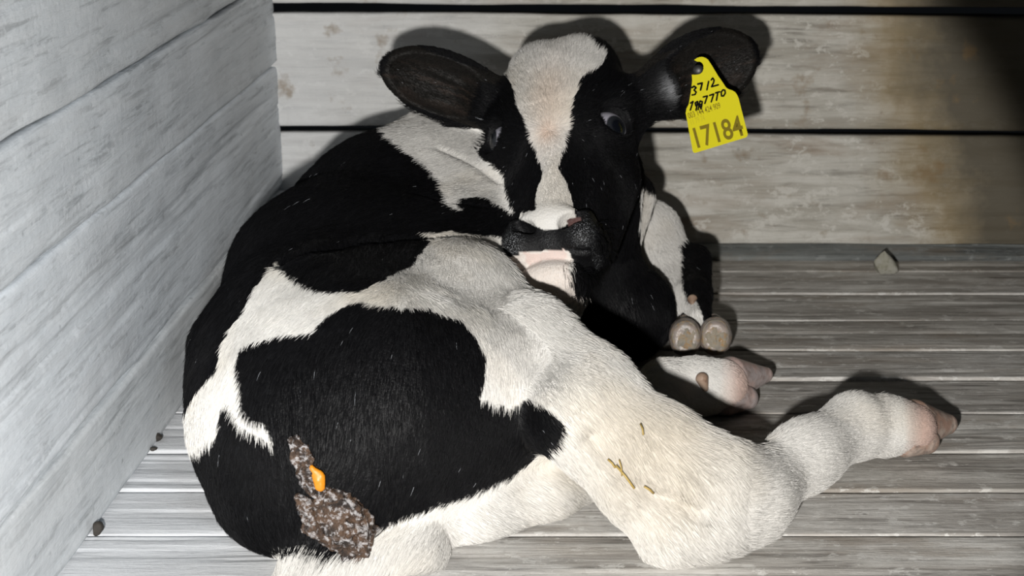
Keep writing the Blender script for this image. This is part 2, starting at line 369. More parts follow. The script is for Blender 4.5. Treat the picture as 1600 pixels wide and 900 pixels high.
# head, in its own frame: u across, v from muzzle to poll, w out of the face
HE = W(859, 205, 1.505); HN = W(854, 365, 1.405)
hv = norm(HE - HN); cam_dir = norm(np.array([0, 0, HC]) - HE)
hw0 = norm(cam_dir - hv * cam_dir.dot(hv)); hu0 = np.cross(hv, hw0)
yaw = math.radians(-17); hu = hu0 * math.cos(yaw) - hw0 * math.sin(yaw); hw = np.cross(hu, hv)
HR = np.stack([hu, hv, hw])
def H(u, v, w_): return HE + hu * u + hv * v + hw * w_
def he(c, r, k=0.015, op='add', ang=0, grp='head'):
    R = HR
    if ang: ca, sa = math.cos(ang), math.sin(ang); R = np.stack([hu * ca + hv * sa, -hu * sa + hv * ca, hw])
    S.ell(H(*c), r, R, k, op, grp)
he((0, 0.045, -0.055), (0.074, 0.080, 0.062), 0.02)            # cranium
he((0, 0.095, -0.050), (0.058, 0.050, 0.050), 0.02)            # poll
he((-0.024, 0.118, -0.042), (0.030, 0.030, 0.03), 0.015); he((0.022, 0.118, -0.042), (0.030, 0.030, 0.03), 0.015)
he((0, 0.012, -0.036), (0.064, 0.045, 0.036), 0.02)           # brow
S.cone(H(0, 0.0, -0.043), H(0, -0.095, -0.038), 0.045, 0.035, 0.02, grp='head')   # bridge of the nose
S.cone(H(0, -0.02, -0.013), H(0, -0.095, -0.012), 0.015, 0.015, 0.02, grp='head')
for sg in (-1, 1):
    he((0.052 * sg, 0.050, -0.032), (0.020, 0.014, 0.018), 0.012)                 # brow ridge over the eye
    S.cone(H(-0.043 if sg < 0 else 0.034, -0.010, -0.076), H(0.026 * sg - (0.004 if sg > 0 else 0), -0.095, -0.060), 0.036, 0.029, 0.02, grp='head')   # cheeks
    he((0.030 * sg, -0.045, -0.036), (0.017, 0.050, 0.019), 0.015)
# muzzle, nostrils, mouth, chin
he((0, -0.117, -0.038), (0.050, 0.030, 0.037), 0.012, grp='muzzle')
for sg in (-1, 1):
    he((0.029 * sg, -0.122, -0.016), (0.020, 0.019, 0.018), 0.007, grp='muzzle')
    he((0.033 * sg, -0.106, -0.014), (0.010, 0.012, 0.012), 0.005, grp='muzzle')      # wing of the nostril
he((0, -0.103, -0.004), (0.027, 0.014, 0.011), 0.006, grp='muzzle')
he((-0.003, -0.154, -0.036), (0.034, 0.018, 0.026), 0.004, grp='muzzle')   # chin
for sg in (-1, 1):
    he((0.0215 * sg, -0.1120, 0.000), (0.0118, 0.0070, 0.020), 0.002, op='sub', ang=0.50 * sg)
    he((0.0290 * sg, -0.1085, 0.001), (0.0055, 0.0080, 0.013), 0.002, op='sub')
S.cone(H(-0.048, -0.142, -0.018), H(0, -0.1385, 0.0), 0.0024, 0.0020, 0.002, op='sub')
S.cone(H(0.048, -0.140, -0.024), H(0, -0.1385, 0.0), 0.0030, 0.0022, 0.002, op='sub')
S.cone(H(0, -0.116, 0.010), H(0, -0.134, 0.006), 0.0022, 0.0015, 0.003, op='sub')
# eye sockets with lids
EYES = []
for sg, uc, vc, wc, a_, b_ in ((-1, -0.0530, 0.024, -0.036, 0.62, 0.76), (1, 0.0470, 0.020, -0.036, 0.62, 0.76)):
    n_ = norm(hu * sg * a_ + hw * b_)
    c = H(uc, vc, wc); EYES.append((c, n_, sg))
    S.ell(c + n_ * 0.002, (0.0228, 0.0228, 0.0228), k=0.010, grp='head')
    e1 = norm(np.cross(hv, n_)); R = np.stack([e1, n_, np.cross(e1, n_)])
    S.ell(c + n_ * 0.020, (0.0190, 0.0180, 0.0185), R, 0.002, op='sub')
# ears: leaf-shaped cups opening forwards
EARS = []
def EARF(P):
    r = np.full(len(P), -1.0)
    for c, R, L, wd in EARS:
        q = (P - c) @ R.T; r = np.where((np.abs(q[:, 0]) < L * 0.5) & (np.abs(q[:, 1]) < wd * 0.85) & (np.abs(q[:, 2] + 0.003) < 0.012), 1.0, r)
    return r
def EARU(P): return np.where(P[:, 0] < -0.05, (P - EARS[0][0]) @ EARS[0][1][0], (P - EARS[1][0]) @ EARS[1][1][0])
def EARV(P): return np.where(P[:, 0] < -0.05, (P - EARS[0][0]) @ EARS[0][1][1], (P - EARS[1][0]) @ EARS[1][1][1])
def ear(root, tip, up, front, wd, grp):
    a = norm(tip - root); L = np.linalg.norm(tip - root); R = frame(a, up); c = (root + tip) / 2; EARS.append((c, R, L, wd))
    if R[2].dot(front) < 0: R = np.stack([R[0], R[1], -R[2]])
    S.ell(c + a * 0.004, (L * 0.52, wd, 0.020), R, 0.012, grp=grp)
    S.ell(c + a * 0.008 + R[2] * 0.016, (L * 0.46, wd * 0.86, 0.021), R, 0.005, op='sub')
    S.cone(root - a * 0.012, root + a * 0.02, 0.024, 0.020, 0.02, grp=grp)
    for q in (-0.25, 0.12):
        S.cone(c - a * L * 0.35 + R[1] * wd * q - R[2] * 0.004, c + a * L * 0.18 + R[1] * wd * q * 2.2 - R[2] * 0.004, 0.0035, 0.002, 0.004, grp=grp)
ear(W(792, 168, 1.60), W(606, 102, 1.60), (0.25, 0, 1), norm(np.array([0.1, -1, 0.1])), 0.034, 'ear')
S.ell(W(1052, 132, 1.572), (0.017, 0.010, 0.024), frame((0.5, 0, -1), (0, 1, 0)), 0.006, grp='ear')
ear(W(1000, 155, 1.58), W(1172, 80, 1.62), (-0.1, 0, 1), norm(np.array([-0.1, -1, 0.15])), 0.041, 'ear')

V, Q = S.polygonise()
# gentle looseness of the skin
def vnormals(V, Q):
    n = np.cross(V[Q[:, 2]] - V[Q[:, 0]], V[Q[:, 3]] - V[Q[:, 1]]); N = np.zeros_like(V)
    for c in range(4): np.add.at(N, Q[:, c], n)
    return N / (np.linalg.norm(N, axis=1)[:, None] + 1e-12)
N0 = vnormals(V, Q)
gi, gnames = S.group_at(V); G = {n: i for i, n in enumerate(gnames)}
isbody = np.isin(gi, [G[x] for x in ('trunk', 'haunch', 'near_leg', 'chest', 'neck')])
isbody = isbody & ~((gi == G['near_leg']) & (V[:, 0] > 0.07))
V = V + N0 * (isbody * (fbm(V * np.array([16, 16, 16.]), 3, 3) - 0.5) * 0.006)[:, None]
cb = np.array([-0.12, 1.35, 0.0])
calf = empty('calf', cb)
tag(calf, 'black and white calf curled up on the slatted floor with its head turned back', 'calf')

# ---- markings: outlines on the skin (points in metres), each with the direction it is looked at
PATCHES = {
    'topblack': [(-0.302, 1.284, 0.196), (-0.291, 1.263, 0.194), (-0.266, 1.229, 0.191), (-0.243, 1.221, 0.191), (-0.220, 1.216, 0.191), (-0.208, 1.236, 0.193), (-0.189, 1.284, 0.191), (-0.177, 1.346, 0.196), (-0.191, 1.375, 0.195), (-0.168, 1.384, 0.193), (-0.115, 1.411, 0.180), (-0.095, 1.402, 0.161), (-0.073, 1.381, 0.150), (-0.039, 1.525, 0.079), (0.006, 1.590, 0.106), (0.006, 1.641, 0.324), (-0.525, 1.558, 0.338), (-0.430, 1.182, 0.104), (-0.364, 1.201, 0.096), (-0.351, 1.185, 0.116), (-0.329, 1.180, 0.141), (-0.330, 1.190, 0.147), (-0.327, 1.216, 0.161), (-0.317, 1.229, 0.172), (-0.312, 1.252, 0.185)],
    'shoulder': [(-0.256, 1.567, 0.254), (-0.246, 1.565, 0.238), (-0.221, 1.536, 0.229), (-0.201, 1.520, 0.220), (-0.182, 1.484, 0.210), (-0.174, 1.440, 0.205), (-0.158, 1.429, 0.199), (-0.163, 1.455, 0.205), (-0.144, 1.468, 0.203), (-0.118, 1.458, 0.191), (-0.095, 1.418, 0.193), (-0.101, 1.540, 0.285), (-0.227, 1.601, 0.292)],
    'patch': [(-0.347, 1.162, 0.077), (-0.328, 1.140, 0.095), (-0.320, 1.137, 0.107), (-0.322, 1.142, 0.111), (-0.320, 1.148, 0.122), (-0.313, 1.143, 0.125), (-0.300, 1.133, 0.125), (-0.308, 1.161, 0.145), (-0.311, 1.168, 0.149), (-0.310, 1.181, 0.157), (-0.288, 1.179, 0.166), (-0.269, 1.177, 0.171), (-0.247, 1.172, 0.175), (-0.247, 1.183, 0.179), (-0.232, 1.196, 0.185), (-0.215, 1.201, 0.189), (-0.189, 1.192, 0.187), (-0.166, 1.202, 0.183), (-0.142, 1.201, 0.174), (-0.129, 1.192, 0.166), (-0.117, 1.180, 0.151), (-0.117, 1.170, 0.142), (-0.120, 1.155, 0.125), (-0.111, 1.159, 0.120), (-0.096, 1.166, 0.111), (-0.089, 1.172, 0.118), (-0.084, 1.171, 0.120), (-0.070, 1.153, 0.119), (-0.056, 1.142, 0.110), (-0.055, 1.141, 0.100), (-0.063, 1.146, 0.087), (-0.084, 1.187, 0.056), (-0.099, 1.176, 0.048), (-0.118, 1.158, 0.046), (-0.146, 1.136, 0.045), (-0.174, 1.120, 0.042), (-0.198, 1.112, 0.033), (-0.201, 1.107, 0.024), (-0.230, 1.097, 0.023), (-0.255, 1.097, 0.026), (-0.279, 1.114, 0.014), (-0.288, 1.107, 0.005), (-0.321, 1.105, 0.019), (-0.345, 1.113, 0.048), (-0.357, 1.159, 0.078)],
    'fleck': [(-0.313, 1.143, 0.125), (-0.300, 1.133, 0.125), (-0.293, 1.124, 0.121), (-0.281, 1.118, 0.118), (-0.272, 1.110, 0.107), (-0.280, 1.112, 0.107), (-0.289, 1.117, 0.111), (-0.300, 1.124, 0.114), (-0.309, 1.135, 0.118)],
    'foreblack': [(0.050, 1.685, 0.088), (0.058, 1.718, 0.087), (0.100, 1.716, 0.088), (0.092, 1.559, 0.046), (0.071, 1.560, 0.046), (0.065, 1.581, 0.060), (0.056, 1.588, 0.057), (0.051, 1.624, 0.067)],
    'throat': [(0.008, 1.607, 0.181), (0.017, 1.648, 0.159), (0.010, 1.628, 0.130), (-0.010, 1.566, 0.133), (-0.030, 1.413, 0.161), (-0.036, 1.403, 0.167), (-0.019, 1.455, 0.173), (-0.004, 1.578, 0.154)],
    'legwhite': [(0.006, 1.600, 0.172), (0.028, 1.721, 0.140), (0.063, 1.705, 0.085), (0.053, 1.595, 0.055), (0.030, 1.643, 0.064), (0.006, 1.587, 0.105)],
    'blaze': [(-0.129, 1.570, 0.303), (-0.124, 1.572, 0.314), (-0.120, 1.576, 0.334), (-0.100, 1.578, 0.335), (-0.080, 1.580, 0.345), (-0.063, 1.603, 0.342), (-0.028, 1.599, 0.314), (-0.033, 1.573, 0.306), (-0.053, 1.546, 0.298), (-0.062, 1.516, 0.279), (-0.062, 1.502, 0.268), (-0.070, 1.469, 0.239), (-0.073, 1.463, 0.235), (-0.063, 1.451, 0.221), (-0.057, 1.438, 0.207), (-0.054, 1.422, 0.195), (-0.068, 1.409, 0.188), (-0.082, 1.408, 0.187), (-0.108, 1.447, 0.188), (-0.105, 1.450, 0.194), (-0.090, 1.423, 0.203), (-0.092, 1.443, 0.212), (-0.085, 1.459, 0.230), (-0.093, 1.483, 0.244), (-0.102, 1.508, 0.261), (-0.115, 1.544, 0.276), (-0.119, 1.567, 0.286)],
    'chin': [(-0.105, 1.401, 0.168), (-0.077, 1.400, 0.170), (-0.059, 1.398, 0.171), (-0.055, 1.391, 0.159), (-0.060, 1.382, 0.146), (-0.082, 1.381, 0.146), (-0.110, 1.404, 0.157)],
    'fold_hock': [(-0.033, 1.139, 0.098), (-0.020, 1.133, 0.081), (-0.006, 1.125, 0.067), (0.012, 1.121, 0.058), (0.029, 1.115, 0.055), (0.046, 1.107, 0.051)],
    'fold_flank': [(-0.296, 1.282, 0.197), (-0.268, 1.304, 0.202), (-0.241, 1.339, 0.198), (-0.204, 1.355, 0.195), (-0.165, 1.363, 0.194)],
    'fold_neck': [(-0.192, 1.553, 0.229), (-0.171, 1.542, 0.223), (-0.151, 1.526, 0.217), (-0.131, 1.503, 0.208)],
    'fold_neck_low': [(-0.211, 1.454, 0.211), (-0.174, 1.440, 0.205), (-0.139, 1.454, 0.197)],
    'fold_stifle': [(-0.104, 1.289, 0.171), (-0.094, 1.235, 0.161), (-0.078, 1.201, 0.141), (-0.058, 1.157, 0.131), (-0.043, 1.143, 0.115)],
    'fold_cheek': [(-0.040, 1.497, 0.253), (-0.046, 1.480, 0.236), (-0.048, 1.457, 0.216), (-0.051, 1.439, 0.203)],
    'fold_hip': [(-0.353, 1.297, 0.167), (-0.369, 1.293, 0.147), (-0.382, 1.298, 0.121)],
}
def in_poly(x, y, P):
    c = np.zeros(len(x), bool); n = len(P)
    for i in range(n):
        x1, y1 = P[i]; x2, y2 = P[(i + 1) % n]
        m = ((y1 > y) != (y2 > y)); c ^= m & (x < (x2 - x1) * (y - y1) / (y2 - y1 + 1e-15) + x1)
    return c
# folds and hollows of the skin along the same kind of outlines: (depth, half-width)
def fold(name, depth, width):
    global V
    pts = np.array(PATCHES[name]); d = np.full(len(V), 9.0)
    for a_, b_ in zip(pts[:-1], pts[1:]):
        ab = b_ - a_; t = np.clip((V - a_) @ ab / (ab @ ab), 0, 1); q = np.linalg.norm(V - (a_ + t[:, None] * ab), axis=1); d = np.minimum(d, q)
    V = V - N0 * (depth * np.exp(-(d / width) ** 2))[:, None]
if PATCHES:
    for nm_, dp_, wd_ in (('fold_hock', 0.0075, 0.0075), ('fold_flank', 0.006, 0.008), ('fold_neck', 0.0022, 0.004), ('fold_stifle', 0.003, 0.012), ('fold_neck_low', 0.0018, 0.004), ('fold_cheek', 0.003, 0.009), ('fold_hip', 0.005, 0.008)): fold(nm_, dp_, wd_)
V[:, 2] = np.maximum(V[:, 2], 0.0006)
def marking(name, P, wob=0.0022):
    pts = np.array(PATCHES[name]); d = norm(pts.mean(0) - np.array([0, 0, HC])); e1 = norm(np.cross(d, (0, 0, 1))); e2 = np.cross(e1, d)
    Pj = P + wob * 2 * (np.stack([fbm(P * 110 + k * 9, 60 + k, 2) for k in range(3)], -1) - 0.5) if wob else P
    return in_poly(Pj @ e1, Pj @ e2, np.stack([pts @ e1, pts @ e2], 1))
SPECK = [None]
WHITE = np.array([0.71, 0.695, 0.665]); BLACK = np.array([0.0045, 0.0045, 0.0052])
def coat(P, gi, wob=0.0022):
    """coat colour of points on the calf's skin"""
    n = len(P); col = np.tile(WHITE, (n, 1))
    def g_(*names): return np.isin(gi, [G[x] for x in names if x in G])
    bodyg = g_('trunk', 'haunch', 'near_leg', 'far_leg', 'tail', 'neck')
    if not PATCHES: return col
    blk = g_('chest') & ~marking('throat', P, wob)
    top = g_('trunk', 'haunch', 'neck') & marking('topblack', P, wob); top &= ~marking('shoulder', P, wob)
    blk |= top | (bodyg & marking('patch', P, wob) & ~marking('fleck', P, wob)) | (g_('fore') & marking('foreblack', P, wob))
    blk |= g_('neck') & ~marking('shoulder', P, wob) & ~marking('throat', P, wob) & ~marking('legwhite', P, wob)
    h = g_('head', 'muzzle', 'ear'); wh = marking('blaze', P, wob * 0.8) | marking('chin', P, wob * 0.6)
    blk |= h & ~(wh & g_('head', 'muzzle'))
    col[blk] = BLACK
    # warm tints of their own: cream on the forehead whorl, straw-stained flank
    t = fbm(P * 14, 31, 3)[:, None]; c2 = np.array([0.66, 0.60, 0.50])
    w_ = ~blk
    col[w_] = (col * (1 - 0.5 * np.clip((t - 0.50) * 4, 0, 1)) + c2 * 0.5 * np.clip((t - 0.50) * 4, 0, 1))[w_]
    dv = P - H(0, 0, 0); a = (0.35 * np.exp(-((dv @ hu) ** 2 / 0.020 ** 2 + (dv @ hv - 0.03) ** 2 / 0.055 ** 2)) + 0.45 * np.exp(-((dv @ hu) ** 2 / 0.008 ** 2 + (dv @ hv + 0.008) ** 2 / 0.012 ** 2)))[:, None]
    m = w_ & h; col[m] = (col * (1 - a) + np.array([0.68, 0.50, 0.38]) * a)[m]
    mz = h & g_('muzzle'); du_, dv_ = dv @ hu, dv @ hv
    chin = mz & ((dv_ < -0.1385) | (~blk & (dv_ < -0.128))) & (du_ < 0.018 + 0.006 * (fbm(P * 120, 8, 2) - 0.5)); col[chin] = (0.74, 0.68, 0.63)
    col[mz & (dv_ < -0.1365) & (dv_ > -0.1425) & (np.abs(du_ + 0.004) < 0.019)] = (0.70, 0.57, 0.52)
    nos = mz & (du_ > 0.017) & (du_ < 0.030) & (dv_ > -0.113) & (dv_ < -0.104) & (dv @ hw < -0.006); col[nos] = (0.11, 0.06, 0.055)
    sp = vnoise(P * 900, 44); spw = np.exp(-(((np.abs(du_) - 0.033) / 0.009) ** 2 + ((dv_ + 0.125) / 0.014) ** 2)); spw = spw + 0.35 * np.exp(-((du_ / 0.005) ** 2 + ((dv_ + 0.128) / 0.008) ** 2))
    SPECK[0] = np.where(mz & blk & (dv_ > -0.138), np.clip(spw, 0, 1), 0) + np.where(mz & ~blk & (dv_ < -0.09), 0.3, 0)
    pw = mz & (sp + spw * 0.55 > 1.12) & (dv_ > -0.138) & blk; pass
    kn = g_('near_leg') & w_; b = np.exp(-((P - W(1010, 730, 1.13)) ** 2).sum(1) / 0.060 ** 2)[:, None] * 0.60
    col[kn] = (col * (1 - b) + np.array([0.46, 0.40, 0.31]) * b)[kn]  # creamy hock, its colour darkened further to offset the close flash
    pk = g_('near_leg') & (P[:, 0] > W(1405, 660, 1.31)[0]); p_ = np.clip((P[:, 0] - W(1400, 660, 1.31)[0]) / 0.02, 0, 1)[:, None] * 0.8
    col[pk] = (col * (1 - p_) + np.array([0.50, 0.33, 0.27]) * p_)[pk]
    pk = g_('far_leg') & (P[:, 0] > W(1120, 600, 1.43)[0]) & (P[:, 1] > 1.38); p_ = np.clip((P[:, 0] - W(1120, 600, 1.43)[0]) / 0.02, 0, 1)[:, None] * 0.7
    col[pk] = (col * (1 - p_) + np.array([0.55, 0.36, 0.30]) * p_)[pk]
    inner = h & g_('ear') & blk & (EARF(P) > 0); rb = fbm(np.stack([EARU(P) * 55, EARV(P) * 330, P[:, 0] * 0], -1), 15, 3)[:, None]
    col[inner] = (np.array([0.009, 0.008, 0.007]) + np.clip((rb - 0.52) * 5, 0, 1) * np.array([0.020, 0.013, 0.010]) * np.exp(-(EARV(P)[:, None] + 0.006) ** 2 / 0.018 ** 2))[inner]
    m = h & g_('ear') & blk; e_ = np.exp(-((P - W(1062, 136, 1.560)) ** 2).sum(1) / 0.013 ** 2)[:, None] * 0.95
    col[m] = (col * (1 - e_) + np.array([0.50, 0.51, 0.53]) * e_)[m]
    return col

# ---- skin
m = NT('calf_skin'); at = m.n('ShaderNodeAttribute', attribute_name='coat'); co = m.n('ShaderNodeTexCoord').outputs['Object']
sk = m.n('ShaderNodeMath', operation='MULTIPLY'); m.l(m.ramp(m.noise(co, 900, 3, 0.6), [(0.53, (0, 0, 0)), (0.66, (0.7, 0.7, 0.7))]), sk.inputs[0]); m.l(at.outputs['Alpha'], sk.inputs[1])
m.l(m.mix(sk.outputs[0], at.outputs['Color'], (0.46, 0.48, 0.50)), m.b.inputs['Base Color'])
m.b.inputs['Roughness'].default_value = 0.55; m.b.inputs['Specular IOR Level'].default_value = 0.2
co = m.n('ShaderNodeTexCoord').outputs['Object']; nz = m.noise(co, 420, 3, 0.6); bp = m.n('ShaderNodeBump', i_Strength=0.6, i_Distance=0.0015); m.l(nz, bp.inputs['Height']); m.l(bp.outputs[0], m.b.inputs['Normal'])
body = mesh_obj('body', V, Q, m.m, calf, True, cb)
at = body.data.color_attributes.new('coat', 'FLOAT_COLOR', 'POINT')
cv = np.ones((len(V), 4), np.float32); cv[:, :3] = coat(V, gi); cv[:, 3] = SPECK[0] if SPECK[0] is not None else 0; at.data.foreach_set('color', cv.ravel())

# ---------------------------------------------------------------- parts of the calf
def part_sculpt(name, prims, lo, hi, h, mat, parent, base=cb, label=None, disp=0.0):
    sc = Sculpt([np.arange(l - 0.004, u + 0.004, h) for l, u in zip(lo, hi)])
    for t, a in prims: getattr(sc, t)(*a[0], **a[1])
    v, q = sc.polygonise()
    if disp: v = v + vnormals(v, q) * ((fbm(v * 260, 5, 3) - 0.5) * disp)[:, None]
    o = mesh_obj(name, v, q, mat, parent, True, base)
    if label: o['label'] = label
    return o
def uv_ball(c, n, e1, e2, r, stretch=1.0, ns=48, nr=32):
    V = []; Fc = []
    for i in range(nr + 1):
        t = math.pi * i / nr
        for j in range(ns):
            p = 2 * math.pi * j / ns; V.append(c + n * math.cos(t) * r * stretch + (e1 * math.cos(p) + e2 * math.sin(p)) * math.sin(t) * r)
    for i in range(nr):
        for j in range(ns): Fc.append((i * ns + j, (i + 1) * ns + j, (i + 1) * ns + (j + 1) % ns, i * ns + (j + 1) % ns))
    return np.array(V), Fc
def painted_eye(name, iris_dir, c):
    m = NT(name); at = m.n('ShaderNodeAttribute', attribute_name='eye')
    m.l(at.outputs['Color'], m.b.inputs['Base Color']); m.b.inputs['Roughness'].default_value = 0.22; m.b.inputs['Specular IOR Level'].default_value = 0.5
    return m.m
for c, n_, sg in EYES:
    idir = norm(n_ * 0.86 + hu * (0.30 if sg > 0 else -0.50) - hv * (0.30 if sg > 0 else 0.08))
    e1 = norm(np.cross(idir, hv)); e2 = np.cross(idir, e1)
    ev, ef = uv_ball(c, idir, e1, e2, 0.0194)
    ang = np.arccos(np.clip(((ev - c) / np.linalg.norm(ev - c, axis=1)[:, None]) @ idir, -1, 1))
    eye = mesh_obj('eyeball', ev, ef, painted_eye('wet_eye', idir, c), calf, True, cb)
    colr = np.zeros((len(ev), 4), np.float32); colr[:, 3] = 1
    sclera = np.array([0.36, 0.35, 0.40]); iris = np.array([0.020, 0.022, 0.026]); pup = np.array([0.004, 0.005, 0.008]); ring = np.array([0.10, 0.11, 0.14])
    f1 = np.clip((ang - 0.62) / 0.06, 0, 1)[:, None]; f0 = np.clip((ang - 0.34) / 0.08, 0, 1)[:, None]
    colr[:, :3] = (pup * (1 - f0) + iris * f0) * (1 - f1) + sclera * f1
    at = eye.data.color_attributes.new('eye', 'FLOAT_COLOR', 'POINT'); at.data.foreach_set('color', colr.ravel())
    eye['label'] = 'dark glossy eye showing a pale crescent of white'

# hooves and dewclaws
def horn(name, c1, c2, c3, rough=0.38):
    m = NT(name); co = m.n('ShaderNodeTexCoord').outputs['Object']
    a = m.noise(co, 60, 5, 0.6); b = m.noise(m.mapv(co, (1, 1, 1), (3, 3, 3)), 150, 4, 0.65)
    c = m.mix(m.ramp(a, [(0.42, (0, 0, 0)), (0.60, (1, 1, 1))]), c1, c2); c = m.mix(m.ramp(b, [(0.50, (0, 0, 0)), (0.66, (0.8, 0.8, 0.8))]), c, c3)
    m.l(c, m.b.inputs['Base Color']); m.b.inputs['Roughness'].default_value = rough
    bp = m.n('ShaderNodeBump', i_Strength=0.5, i_Distance=0.0015); m.l(b, bp.inputs['Height']); m.l(bp.outputs[0], m.b.inputs['Normal'])
    return m.m
M_horn = horn('pinkish_brown_horn', (0.34, 0.22, 0.17), (0.42, 0.34, 0.29), (0.20, 0.16, 0.14))
M_horn2 = horn('grey_pink_horn', (0.42, 0.31, 0.28), (0.36, 0.31, 0.30), (0.26, 0.20, 0.18))
M_wall = horn('translucent_grey_pink_horn', (0.30, 0.25, 0.22), (0.26, 0.235, 0.215), (0.33, 0.24, 0.16), 0.4)
M_sole = horn('yellowish_grey_sole_horn', (0.26, 0.225, 0.17), (0.20, 0.185, 0.16), (0.30, 0.16, 0.04), 0.7)
M_dew = horn('brown_dewclaw_horn', (0.30, 0.20, 0.14), (0.38, 0.28, 0.21), (0.20, 0.12, 0.08), 0.55)
def claw(p0, p1, r0, r1, mat, flat_dir, label=None):
    a = norm(p1 - p0); lo = np.minimum(p0, p1) - 0.034; hi = np.maximum(p0, p1) + 0.034
    sc = Sculpt([np.arange(l, u, 0.0012) for l, u in zip(lo, hi)])
    sc.cone(p0, p1, r0, r1, 0.004, flat=0.80, fdir=flat_dir)
    sc.cone(p0 - np.array([0, 0, 0.004]), p1 - np.array([0, 0, 0.002]), r0 * 0.9, r1, 0.006)
    v, q = sc.polygonise(); v[:, 2] = np.maximum(v[:, 2], 0.0015 + 0.001 * (p0[2] < 0.05))
    o = mesh_obj('hoof_claw', v, q, mat, calf, True, cb)
    if label: o['label'] = label
    return o
claw(W(1428, 662, 1.325), W(1479, 661, 1.345), 0.0238, 0.0085, M_horn, (0, 1, 0.3), 'pinkish brown claw with a grey tip')
claw(W(1418, 682, 1.303), W(1448, 688, 1.308), 0.0165, 0.0100, M_horn, (0, 1, 0.3))
claw(W(1144, 590, 1.450), W(1195, 584, 1.470), 0.0225, 0.0065, M_horn2, (0, 1, 0.3), 'pinkish claw tapering to a grey tip')
claw(W(1134, 618, 1.425), W(1163, 621, 1.435), 0.0195, 0.0120, M_horn2, (0, 1, 0.3))
for (x, y, Y, sx) in ((1071, 527, 1.535, -1), (1118, 525, 1.54, 1)):
    c = W(x, y, Y); lo, hi = c - 0.036, c + 0.036; fd = norm(np.array([0, 0, HC]) - c)
    prims = [('ell', ((c, (0.0170, 0.020, 0.0200)), dict(k=0.004))), ('ell', ((c + fd * 0.036, (0.028, 0.0225, 0.028)), dict(k=0.004, op='sub'))),
             ('cone', ((c + np.array([0.004 * sx, 0.012, 0.004]), c + np.array([0, 0.035, 0.004]), 0.009, 0.008), dict(k=0.008)))]
    cl = part_sculpt('hoof_claw', prims, lo, hi, 0.0013, M_wall, calf, label='upturned claw showing its yellowish grey sole', disp=0.0015)
    sv, sf = uv_ball(c + fd * 0.0100, fd, norm(np.cross(fd, (0, 0, 1))), np.cross(fd, norm(np.cross(fd, (0, 0, 1)))), 1.0, 0.0035, 36, 24)
    rel = sv - (c + fd * 0.0100); ax1 = norm(np.cross(fd, (0, 0, 1))); ax2 = np.cross(fd, ax1)
    sv = c + fd * 0.0112 + np.outer(rel @ ax1, ax1) * 0.0142 + np.outer(rel @ ax2, ax2) * 0.0172 + np.outer(rel @ fd, fd) * 1.0
    sv = sv + fd * ((fbm(sv * 330, 6, 3) - 0.5) * 0.0050)[:, None]
    so = mesh_obj('sole', sv, sf, M_sole, cl, True, cb)
def dew(c, d, r=0.0062):
    c = np.array(c); lo, hi = c - 0.018, c + 0.018
    part_sculpt('dewclaw', [('cone', ((c, c + np.array(d), r, r * 0.5), dict(k=0.003)))], lo, hi, 0.0009, M_dew, calf)
dew(W(1376, 662, 1.282), (0.005, -0.004, -0.006), 0.0066)
dew(W(1368, 702, 1.292), (0.006, -0.001, -0.003), 0.005)
dew(W(1097, 592, 1.399), (0.003, -0.002, -0.009), 0.0062)
dew(W(1082, 468, 1.585), (0.0, -0.006, -0.002), 0.0055)

# crusted dung on the rump, below the tail
from mathutils.bvhtree import BVHTree
bvh = BVHTree.FromPolygons([tuple(v) for v in V], [tuple(int(i) for i in q) for q in Q])
def skin(px, py, lift=0.0):
    o_ = np.array([0, 0, HC]); d = norm(W(px, py, 1.4) - o_); h_ = bvh.ray_cast(Vector(o_), Vector(d))
    return (np.array(h_[0]) + np.array(h_[1]) * lift) if h_[0] is not None else W(px, py, 1.2)
m = NT('crusted_dung'); co = m.n('ShaderNodeTexCoord').outputs['Object']; a = m.noise(co, 85, 6, 0.68, 0.4); b = m.noise(m.mapv(co, (1, 1, 1), (5, 5, 5)), 210, 5, 0.7); k_ = m.noise(m.mapv(co, (1, 1, 1), (8, 2, 5)), 45, 3, 0.5)
c = m.mix(m.ramp(a, [(0.40, (0, 0, 0)), (0.56, (1, 1, 1))]), (0.018, 0.011, 0.008), (0.10, 0.058, 0.035))
c = m.mix(m.ramp(b, [(0.51, (0, 0, 0)), (0.60, (0.9, 0.9, 0.9))]), c, (0.46, 0.44, 0.44))
m.l(c, m.b.inputs['Base Color']); m.b.inputs['Roughness'].default_value = 0.42
bp = m.n('ShaderNodeBump', i_Strength=0.9, i_Distance=0.004); m.l(b, bp.inputs['Height']); m.l(bp.outputs[0], m.b.inputs['Normal']); M_dung = m.m
def blob_line(name, pts, rs, mat, label=None, disp=0.006, k=0.006, flat=0.55):
    P_ = [np.array(p) for p in pts]; lo = np.min(P_, 0) - max(rs) - 0.006; hi = np.max(P_, 0) + max(rs) + 0.006
    sc = Sculpt([np.arange(l, u, 0.0013) for l, u in zip(lo, hi)])
    for i in range(len(P_) - 1): sc.cone(P_[i], P_[i + 1], rs[i], rs[i + 1], k, flat=flat, fdir=(0.1, -0.95, 0.3))
    v, q = sc.polygonise(); v = v + vnormals(v, q) * ((fbm(v * 190, 5, 4) - 0.5) * disp * 2)[:, None]
    v[:, 2] = np.maximum(v[:, 2], 0.0008)
    o = mesh_obj(name, v, q, mat, calf, True, cb)
    if label: o['label'] = label
    return o
blob_line('dung_crust', [skin(x, y, 0.002) for x, y in ((462, 690), (472, 712), (482, 742), (492, 765))], [0.0055, 0.0055, 0.0065, 0.007], M_dung, 'small dark crust of dung with a pale rim')
blob_line('dung_crust', [skin(x, y, 0.004) for x, y in ((505, 775), (528, 798), (548, 830), (556, 858))], [0.008, 0.015, 0.017, 0.009], M_dung, 'large grey brown crust of dung hanging below the tail')
